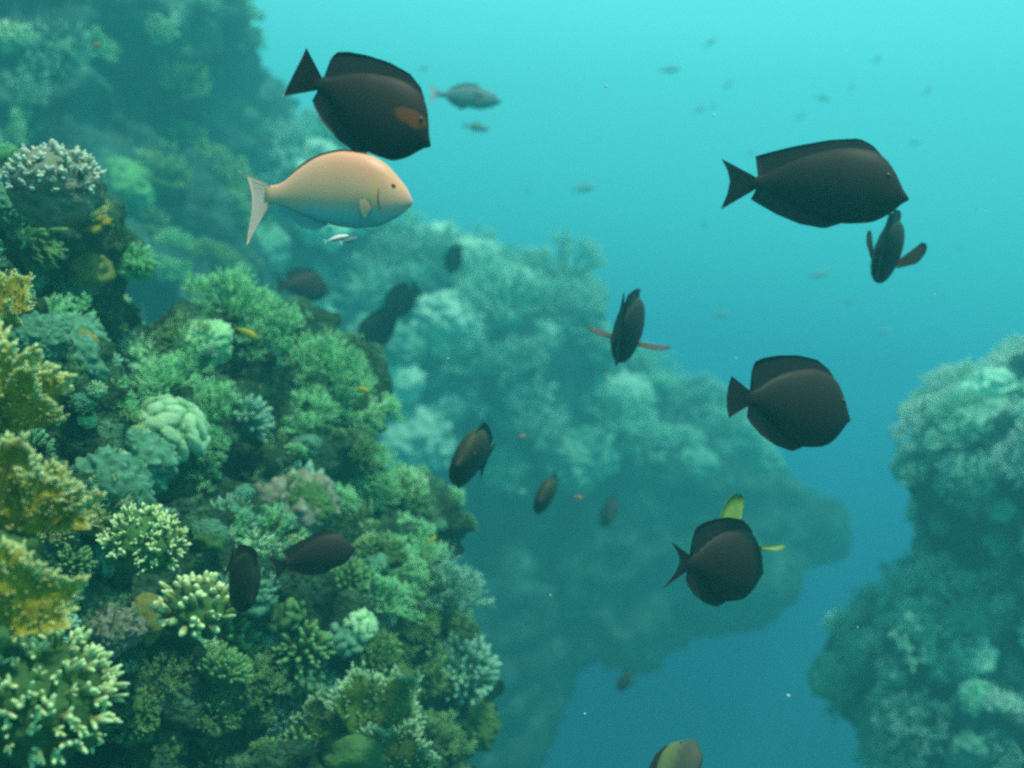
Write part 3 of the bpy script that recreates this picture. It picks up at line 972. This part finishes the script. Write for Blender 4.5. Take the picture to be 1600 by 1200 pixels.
def fin_mesh(name, base, edge, normal, t0, t1, mat, bendf, nv=5, tipband=0.0):
    mb = MB()
    vs, n, nv = membrane(base, edge, t0, t1, 1, nv)
    N = Vector(normal).normalized()
    m = n * (nv + 1)
    pos = [bendf(tuple(p + N * (s * th))) for p, s, th in vs]
    av = []
    for k in range(len(vs)):
        j = k % (nv + 1)
        av.append(1.0 if tipband and j == nv else 0.0)
    fs = []
    for s in range(2):
        for i in range(n - 1):
            for j in range(nv):
                a = s * m + i * (nv + 1) + j
                q = (a, a + 1, a + nv + 2, a + nv + 1)
                fs.append(q if s else q[::-1])
    for i in range(n - 1):
        for j in (0, nv):
            a = i * (nv + 1) + j
            q = (a, a + nv + 1, a + nv + 1 + m, a + m)
            fs.append(q if j == 0 else q[::-1])
    for i in (0, n - 1):
        for j in range(nv):
            a = i * (nv + 1) + j
            q = (a, a + 1, a + 1 + m, a + m)
            fs.append(q if i else q[::-1])
    mb.add(pos, fs, av)
    return mb.mesh(name, mat)


def resample(pts, n):
    P_ = [Vector((a, 0, b)) for a, b in pts]
    d = [0]
    for a, b in zip(P_[:-1], P_[1:]):
        d.append(d[-1] + (b - a).length)
    out = []
    for k in range(n):
        t = d[-1] * k / (n - 1)
        i = 0
        while i < len(d) - 2 and d[i + 1] < t:
            i += 1
        u = (t - d[i]) / max(1e-9, d[i + 1] - d[i])
        out.append(P_[i].lerp(P_[i + 1], u))
    return out


def fish(name, label, px, py, d, L, tilt, yaw, bank, shape, mats, bend=0.0, zs=1.0, pect=(20, 20), pect_len=.2, group=None, cat='fish', eyes=True,
         detail=True, flip=False):
    """A fish whose mid-body is seen at px, py. tilt: nose down in degrees, yaw: nose turned away from the camera, bank: rolled about its length.
    flip: swims to the other side. pect: how far each side's pectoral fin stands out, or None for a folded fin."""
    S = SHAPES[shape]
    mw = Matrix.Translation(P(px, py, d))
    if flip:
        mw = mw @ Matrix.Rotation(R(-tilt), 4, 'Y') @ Matrix.Rotation(R(180 - yaw), 4, 'Z') @ Matrix.Rotation(R(bank), 4, 'X')
    else:
        mw = mw @ Matrix.Rotation(R(tilt), 4, 'Y') @ Matrix.Rotation(R(yaw), 4, 'Z') @ Matrix.Rotation(R(bank), 4, 'X')
    mw = mw @ Matrix.Scale(L, 4)
    t = empty(name, mw)
    tag(t, label, cat, group)
    bf0 = bendy(bend)
    bf = lambda p: (lambda q: (q[0] + .47, q[1], (q[2] - .05) * zs))(bf0(p))
    ns, nr = (30, 20) if detail else (16, 10)
    x_end = min(a for a, b in S['top'])
    xs = [x_end * (1 - math.cos(math.pi * .5 * (k / ns)) ** 1.0) if False else x_end * (k / ns) ** 1.25 for k in range(ns + 1)]
    zt, zb, wd = curve(S['top'], xs), curve(S['bot'], xs), curve(S['wid'], xs)
    mb = MB(); vs, fs = [], []
    for x, a, b, w in zip(xs, zt, zb, wd):
        zc, h = (a + b) / 2, (a - b) / 2
        for k in range(nr):
            an = 2 * math.pi * k / nr
            cs, sn = math.cos(an), math.sin(an)
            vs.append(bf((x, w * math.copysign(abs(cs) ** .9, cs), zc + h * sn)))
    for i in range(ns):
        for k in range(nr):
            k2 = (k + 1) % nr
            fs.append((i * nr + k, i * nr + k2, (i + 1) * nr + k2, (i + 1) * nr + k))
    vs.append(bf((.008, 0, (zt[0] + zb[0]) / 2))); c = len(vs) - 1
    for k in range(nr):
        fs.append((k, c, (k + 1) % nr))
    vs.append(bf((x_end - .005, 0, (zt[-1] + zb[-1]) / 2))); c = len(vs) - 1
    for k in range(nr):
        fs.append((ns * nr + k, ns * nr + (k + 1) % nr, c))
    mb.add(vs, fs)
    link('body', mb.mesh('body', mats['body']), t)
    nf = 22 if detail else 10
    for nm, key, line in (('dorsal_fin', 'dorsal', 'top'), ('anal_fin', 'anal', 'bot')):
        e = resample(S[key], nf)
        x0, x1 = S[key][0][0], max(S[key][-1][0], -.79)
        bx = [x0 + (x1 - x0) * k / (nf - 1) for k in range(nf)]
        bz = curve(S[line], bx)
        base = [Vector((x, 0, z - (.02 if line == 'top' else -.02))) for x, z in zip(bx, bz)]
        link(nm, fin_mesh(nm, base, e, (0, 1, 0), .010, .003, mats.get(nm, mats['fin']), bf), t)
    tz, bz = curve(S['top'], [x_end + .02])[0], curve(S['bot'], [x_end + .02])[0]
    e = resample(S['tail'], nf)
    base = [Vector((x_end + .03, 0, tz + (bz - tz) * k / (nf - 1))) for k in range(nf)]
    link('tail_fin', fin_mesh('tail_fin', base, e, (0, 1, 0), .010, .003, mats.get('tail', mats['fin']), bf, nv=8, tipband=1), t)
    if detail and pect is not None and not isinstance(pect, list):
        pect = [(sd, (-math.cos(R(an)), sd * math.sin(R(an)), -.18), (.25, 0, 1), pect_len) for sd, an in ((-1, pect[0]), (1, pect[1])) if an is not None]
    if detail and pect is not None:
        xw = -.26
        wv = curve(S['wid'], [xw])[0]
        for s, outd, upd, plen, *at in pect:
            ax, az = at or (xw, 0.0)
            out = Vector(outd).normalized()
            upv = Vector(upd); upv = (upv - out * upv.dot(out)).normalized()
            o = Vector((ax, s * wv * .88, az))
            n2 = 9
            base = [o + upv * (.03 - .06 * k / (n2 - 1)) for k in range(n2)]
            fan = [R(24 - 46 * k / (n2 - 1)) for k in range(n2)]
            lens = [plen * x for x in (1, 1.04, 1.02, .97, .9, .82, .73, .64, .55)]
            edge = [b + (out * math.cos(f) + upv * math.sin(f)) * l for b, f, l in zip(base, fan, lens)]
            link('pectoral_fin', fin_mesh('pectoral_fin', base, edge, out.cross(upv), .006, .002, mats.get('pectoral', mats['fin']), bf), t)
    if detail and eyes:
        xe = -.115 if shape != 'wrasse' else -.105
        ze = curve(S['top'], [xe])[0] * .55 if shape != 'wrasse' else .075
        we = curve(S['wid'], [xe])[0]
        for s in (-1, 1):
            em = MB(); lumpy(em, (0, 0, 0), .017, 3, 0, 1, 1)
            q = bf((xe, s * we * .84, ze))
            em.v = [(a + q[0], b * .6 + q[1], cz + q[2]) for a, b, cz in em.v]
            eo = link('eye', em.mesh('eye', mats.get('eye', M['eye'])), t)
            pm = MB(); lumpy(pm, (0, 0, 0), .009, 2, 0, 1, 1)
            pm.v = [(a + q[0], b * .5 + q[1] + s * .0085, cz + q[2]) for a, b, cz in pm.v]
            link('pupil', pm.mesh('pupil', M['pupil']), eo)
    return t


M['eye'] = plain_mat('dark eye', (0.05, 0.04, 0.02), (0.10, 0.07, 0.03), .3)
M['pupil'] = plain_mat('pupil', (0.006, 0.006, 0.006), None, .15, spec=.5)
M['eye_orange'] = plain_mat('orange eye', (0.75, 0.32, 0.08), (0.6, 0.25, 0.05), .3)
DARK = (0.028, 0.018, 0.012)
M['black_fin'] = plain_mat('black fin', (0.012, 0.010, 0.009), (0.022, 0.017, 0.013), .6)
M['dark_skin'] = skin_mat('dark brown skin', (0.028, 0.020, 0.013), (0.021, 0.014, 0.010), -.12, .22)
M['dark_skin_orange'] = skin_mat('dark brown skin with orange patch', (0.034, 0.019, 0.011), (0.020, 0.012, 0.009), -.12, .24,
                                 [(.29, .04, .11, .058, (0.22, 0.050, 0.012))], ragged=.06)
M['olive_skin'] = skin_mat('olive brown skin', (0.040, 0.042, 0.014), (0.018, 0.016, 0.010), -.10, .22)
M['yellow_fin'] = plain_mat('yellow fin', (0.26, 0.34, 0.05), (0.16, 0.23, 0.05), .5)
M['rusty_fin'] = plain_mat('rusty fin', (0.06, 0.034, 0.018), (0.11, 0.06, 0.032), .5)
m_, nt_, b_ = new_mat('black tail with white edge')
at_ = nt_.nodes.new('ShaderNodeAttribute'); at_.attribute_name = 'tip'
rp_ = nt_.nodes.new('ShaderNodeValToRGB')
rp_.color_ramp.elements[0].position = .75; rp_.color_ramp.elements[0].color = (.013, .011, .010, 1)
rp_.color_ramp.elements[1].position = .92; rp_.color_ramp.elements[1].color = (.75, .75, .72, 1)
nt_.links.new(at_.outputs['Fac'], rp_.inputs[0]); nt_.links.new(rp_.outputs[0], b_.inputs['Base Color'])
M['edged_tail'] = m_
M['cream_skin'] = skin_mat('cream skin with bluish belly', (0.95, 0.44, 0.24), (0.22, 0.50, 0.48), -.18, -.05,
                           [(.47, -.045, .04, .05, (.85, .40, .30)), (-.28, .16, .05, .035, (.9, .8, .7)), (.25, .0, .02, .12, (.92, .46, .17))], spec=.35, rough=.45)
M['cream_fin'] = plain_mat('cream fin', (0.92, 0.48, 0.26), (0.80, 0.42, 0.24), .5)
M['gold_fin'] = plain_mat('golden fin', (0.95, 0.42, 0.23), (0.90, 0.42, 0.24), .5)
M['cream_tail'] = plain_mat('cream tail', (0.95, 0.48, 0.34), (0.95, 0.66, 0.54), .5)
M['dusk_fin'] = plain_mat('dusky fin', (0.10, 0.08, 0.06), (0.16, 0.12, 0.09), .5)
M['teal_fin'] = plain_mat('bluish fin', (0.15, 0.32, 0.32), (0.2, 0.38, 0.38), .5)
M['grey_skin'] = skin_mat('grey skin', (0.10, 0.19, 0.18), (0.16, 0.26, 0.25), -.1, .1)
M['grey_fin'] = plain_mat('grey fin', (0.12, 0.11, 0.10), (0.16, 0.15, 0.13), .5)
M['pale_fin'] = plain_mat('pale fin', (0.7, 0.66, 0.6), (0.6, 0.58, 0.5), .5)
M['white_skin'] = skin_mat('white skin', (0.9, 0.88, 0.82), (0.8, 0.45, 0.25), -.1, .0)
M['yellow_skin'] = skin_mat('yellow skin', (0.50, 0.42, 0.02), (0.40, 0.36, 0.03), -.1, .1)
M['orange_skin'] = skin_mat('orange skin', (0.75, 0.24, 0.06), (0.7, 0.26, 0.12), -.1, .1)
M['green_skin'] = skin_mat('olive green skin', (0.17, 0.20, 0.07), (0.05, 0.06, 0.04), -.05, .16)

BLACK = dict(body=M['dark_skin'], fin=M['black_fin'], pectoral=M['black_fin'])
RUSTY = dict(body=M['dark_skin'], fin=M['black_fin'], pectoral=M['rusty_fin'])
ORANGE = dict(body=M['dark_skin_orange'], fin=M['black_fin'], tail=M['edged_tail'], pectoral=M['black_fin'])
OLIVE = dict(body=M['olive_skin'], fin=M['black_fin'], pectoral=M['rusty_fin'])
YPECT = dict(body=M['dark_skin'], fin=M['black_fin'], pectoral=M['yellow_fin'])
CREAM = dict(body=M['cream_skin'], fin=M['cream_fin'], dorsal_fin=M['dusk_fin'], anal_fin=M['teal_fin'], tail=M['cream_tail'], pectoral=M['gold_fin'], eye=M['eye_orange'])
GREY = dict(body=M['grey_skin'], fin=M['grey_fin'], tail=M['pale_fin'])
GREYALL = dict(body=M['grey_skin'], fin=M['grey_fin'])
FAINT = dict(body=skin_mat('haze lightened skin', (0.14, 0.34, 0.34), (0.2, 0.4, 0.4), -.1, .1), fin=plain_mat('haze lightened fin', (0.15, 0.32, 0.32)))  # far fish lightened, fading by haze put into their colour
WHITE = dict(body=M['white_skin'], fin=M['pale_fin'])
YELLOW = dict(body=M['yellow_skin'], fin=M['yellow_fin'])
ORNG = dict(body=M['orange_skin'], fin=M['rusty_fin'])
GREEN = dict(body=M['green_skin'], fin=M['black_fin'])

SG = 'dark surgeonfish'
HANG = [(sd, (-1, sd * .22, -.75), (.6, 0, -1), .08, -.235, -.02) for sd in (-1, 1)]
OUT = [(-1, (-.15, -1, .04), (1, 0, .32), .19), (1, (-.15, 1, .02), (1, 0, .32), .17)]
fish('surgeonfish', 'black surgeonfish with an orange cheek patch and white edged tail, above the cream fish', 572, 166, 2.0, .285, 24, 4, 0, 'truncate', ORANGE, .06, 1.16, None, .16, SG)
cream = fish('cream_fish', 'cream coloured fish with a crescent tail below the orange cheeked black fish', 523, 296, 2.1, .317, 3, -3, 0, 'wrasse', CREAM, -.05, 1.09, HANG, .15)
fish('surgeonfish', 'largest dark brown surgeonfish in open water with a forked tail', 1278, 292, 2.4, .40, 4, -12, 0, 'surgeon', BLACK, .05, 1.0, None, .15, SG)
fish('surgeonfish', 'plump black surgeonfish with a round brow, left of the reef pinnacle', 1232, 632, 2.3, .362, 6, 26, 0, 'blunt', BLACK, -.10, 1.05,
     [(1, (.1, 1, .55), (1, 0, 0), .2)], .16, SG)
fish('surgeonfish', 'black surgeonfish with bright yellow pectoral fins raised over its back', 1120, 880, 2.3, .34, 9, 40, 0, 'forked', YPECT, -.10, 1.06,
     [(-1, (.55, -.45, .12), (.69, .72, .12), .17, -.16, .16), (1, (-.05, .3, 1), (1, 0, .1), .36, -.24, .10)], .24, SG)
fish('surgeonfish', 'dark surgeonfish seen end on with both pectoral fins held straight out', 980, 515, 3.0, .46, 16, 82, 0, 'surgeon', RUSTY, .05, 1.0, OUT, .24, SG)
fish('surgeonfish', 'dark surgeonfish half hidden below the largest brown surgeonfish', 1388, 388, 3.0, .42, 20, 72, 0, 'surgeon', BLACK, .05, 1.0,
     [(-1, (-.15, -1, .9), (.7, .3, .7), .23), (1, (-.15, .6, 1), (.8, 0, .5), .2)], .24, SG)
fish('surgeonfish', 'olive brown surgeonfish turned almost end on over the dark reef flank', 737, 716, 3.0, .40, -24, -82, 0, 'surgeon', OLIVE, .05, 1.0, None, .2, SG, flip=True)
fish('surgeonfish', 'small olive surgeonfish seen almost end on, middle one of three descending', 853, 774, 4.4, .38, -24, -82, 0, 'surgeon', OLIVE, .05, 1.0, None, .2, SG, flip=True)
fish('surgeonfish', 'faint thin surgeonfish fading into haze beside the small olive one', 948, 800, 8.5, .56, 26, -88, 0, 'surgeon', BLACK, .0, 1.0, None, .2, SG)
fish('surgeonfish', 'dim dark surgeonfish in front of the hazy reef above the soft corals', 476, 447, 6.0, .36, -6, 50, 0, 'truncate', BLACK, .0, 1.0, None, .2, SG)
fish('surgeonfish', 'upper fish of the dim overlapping pair', 628, 470, 7.2, .44, 28, 42, 0, 'truncate', BLACK, .1, .9, None, .2, SG, flip=True)
fish('surgeonfish', 'lower fish of the dim overlapping pair', 594, 515, 6.4, .45, 40, 28, 10, 'surgeon', BLACK, .1, .95, None, .2, SG, flip=True)
fish('surgeonfish', 'small dim surgeonfish against the pale coral heads', 711, 404, 9.0, .36, 55, 45, 15, 'surgeon', BLACK, .1, 1.0, None, .2, SG, flip=True)
fish('surgeonfish', 'near black surgeonfish upright in front of the pale coral shelf', 373, 902, 2.3, .275, 18, -62, 0, 'surgeon', OLIVE, .05, 1.0, None, .2, SG)
fish('surgeonfish', 'near black surgeonfish gliding in the shadow below the mauve dome', 493, 870, 2.7, .21, -16, 15, 0, 'surgeon', BLACK, .1, 1.0, None, .2, SG)
fish('surgeonfish', 'olive green surgeonfish cut off by the bottom edge', 1050, 1216, 2.2, .20, -55, 30, -40, 'truncate', GREEN, .1, 1.0, None, .2, SG)
fish('surgeonfish', 'tiny far surgeonfish under the overhanging outcrop', 976, 1066, 8.5, .36, 6, 74, 0, 'surgeon', BLACK, .1, 1.0, OUT, .25, SG)
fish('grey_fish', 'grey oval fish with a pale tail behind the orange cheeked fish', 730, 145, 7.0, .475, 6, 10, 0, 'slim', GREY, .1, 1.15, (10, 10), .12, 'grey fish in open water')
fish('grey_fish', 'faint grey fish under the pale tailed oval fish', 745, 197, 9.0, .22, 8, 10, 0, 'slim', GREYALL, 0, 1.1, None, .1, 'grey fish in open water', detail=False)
fish('small_white_fish', 'tiny bright white fish with an orange belly below the cream fish', 526, 371, 2.3, .055, -16, 15, 0, 'slim', WHITE, 0, .8, None, .1, 'tiny white fish', eyes=False)
fish('small_white_fish', 'tiny dull white fish close behind the bright one', 545, 374, 2.5, .045, -20, 25, 0, 'slim', GREY, 0, .9, None, .1, 'tiny white fish', eyes=False)
fish('small_yellow_fish', 'little yellow fish swimming over the mint soft corals', 386, 518, 3.3, .085, 28, 15, 0, 'slim', YELLOW, 0, 1.15, None, .1, 'little yellow fish')
fish('small_yellow_fish', 'little yellow fish off the outer end of the soft coral row', 566, 607, 3.6, .06, 18, 20, 0, 'slim', YELLOW, 0, 1.15, None, .1, 'little yellow fish')
fish('small_yellow_fish', 'tiny yellow fish at the rim above the blue grey soft coral', 674, 843, 3.7, .045, -40, 20, 0, 'slim', YELLOW, 0, 1.1, None, .1, 'little yellow fish', detail=False)
fish('small_orange_fish', 'tiny orange fish in front of the dim reef wall', 150, 69, 5.0, .05, -15, 0, 0, 'slim', ORNG, 0, 1.0, None, .1, 'tiny orange fish', detail=False)
fish('small_orange_fish', 'tiny pinkish fish between two descending olive surgeonfish', 903, 776, 4.6, .05, 5, 0, 0, 'slim', ORNG, 0, .8, None, .1, 'tiny orange fish', detail=False)
fish('small_orange_fish', 'tiny pale orange fish over the dark flank below the end on fish', 815, 681, 3.5, .028, 0, 0, 0, 'slim', ORNG, 0, .9, None, .1, 'tiny orange fish', detail=False)
for (px, py, d, L, ti, zs) in [(1047, 107, 10, .23, -12, 1), (1110, 65, 12, .22, -42, .8), (1137, 131, 12, .20, -45, .8), (1093, 170, 12, .20, -25, .9), (1114, 165, 14, .16, -40, .9),
                               (1250, 181, 13, .20, -35, .8), (1286, 152, 13, .24, 5, .9), (1449, 141, 13, .20, -45, .8), (1370, 92, 15, .22, -40, .8), (1428, 222, 14, .2, 5, .9),
                               (912, 292, 9.5, .25, -14, 1.05), (825, 297, 9.5, .10, -40, 1.3), (1279, 427, 9.5, .25, -10, .85), (1326, 471, 11, .15, 5, 1), (1126, 489, 9.5, .22, 5, .9),
                               (1380, 518, 9.5, .18, -28, .85), (1270, 541, 13, .14, 0, 1), (1173, 240, 13, .18, -30, .8), (661, 106, 9, .10, 0, 1.2), (1330, 135, 14, .16, -60, .8),
                               (1100, 350, 14, .14, 80, .8), (1500, 385, 14, .2, -10, .7), (1560, 520, 12, .16, -45, .8)]:
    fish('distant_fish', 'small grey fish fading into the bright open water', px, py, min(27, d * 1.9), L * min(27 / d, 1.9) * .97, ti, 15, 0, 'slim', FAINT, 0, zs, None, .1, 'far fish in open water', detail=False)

# marks on the cream fish
gill_mat = plain_mat('dusky orange gill margin', (.30, .10, .03), (.16, .06, .02), .6)
for s in (-1, 1):
    mbg = MB()
    pts = []
    for k in range(9):
        u = k / 8
        x = -.185 - .012 * math.sin(math.pi * u) + .022 * u
        z = .055 - .155 * u
        zt_, zb_, w_ = curve(SHAPES['wrasse']['top'], [x])[0], curve(SHAPES['wrasse']['bot'], [x])[0], curve(SHAPES['wrasse']['wid'], [x])[0]
        q = (z - (zt_ + zb_) / 2) / ((zt_ - zb_) / 2)
        y = s * w_ * max(.05, math.sqrt(max(0, 1 - q * q)) ** .9) * 1.0
        pts.append((x + .47, y, z - .05))
    mbg.tube(pts, [.002, .003, .0035, .004, .0045, .005, .005, .005, .003], 6)
    link('gill_margin', mbg.mesh('gill_margin', gill_mat), cream)

# drifting specks that catch the light
M['speck'] = plain_mat('drifting speck', (.9, .88, .85), None, .6)
for (px, py, d, r_) in [(947, 135, 2.0, .0028), (1115, 180, 2.0, .0028), (1232, 1087, 1.8, .0026), (914, 1115, 2.2, .002), (1150, 560, 2.6, .0022), (700, 560, 2.4, .002), (1460, 460, 2.2, .0016), (1010, 40, 2.4, .0016), (860, 930, 2.0, .0015), (1340, 980, 2.3, .0016), (1540, 330, 2.6, .0016), (760, 480, 2.2, .0014)]:
    sm = MB(); lumpy(sm, (0, 0, 0), r_, 2, .4, 2, px, (1, 1, .7))
    o = link('drifting_speck', sm.mesh('drifting_speck', M['speck']))
    o.location = P(px, py, d)
    tag(o, 'tiny white speck drifting in the open water', 'particle', 'drifting specks')

# ------------------------------------------------------------------ the water itself
hb = MB()
x0, x1, y0, y1, z0, z1 = -32, 32, -9, 31, -19.5, 8.5
hb.add([(x0, y0, z0), (x1, y0, z0), (x1, y1, z0), (x0, y1, z0), (x0, y0, z1), (x1, y0, z1), (x1, y1, z1), (x0, y1, z1)],
       [(3, 2, 1, 0), (4, 5, 6, 7), (0, 1, 5, 4), (1, 2, 6, 5), (2, 3, 7, 6), (3, 0, 4, 7)])
hm = bpy.data.materials.new('clear blue green water')
hm.use_nodes = True
hn = hm.node_tree.nodes
hn.remove(hn['Principled BSDF'])
pv = hn.new('ShaderNodeVolumePrincipled')
pv.inputs['Color'].default_value = (0.08, 0.465, 0.50, 1)
pv.inputs['Absorption Color'].default_value = (0.04, 0.31, 0.35, 1)
pv.inputs['Density'].default_value = 0.055
pv.inputs['Anisotropy'].default_value = 0.25
hm.node_tree.links.new(pv.outputs[0], hn['Material Output'].inputs['Volume'])
tag(link('haze', hb.mesh('haze', hm, smooth=False)), kind='stuff')
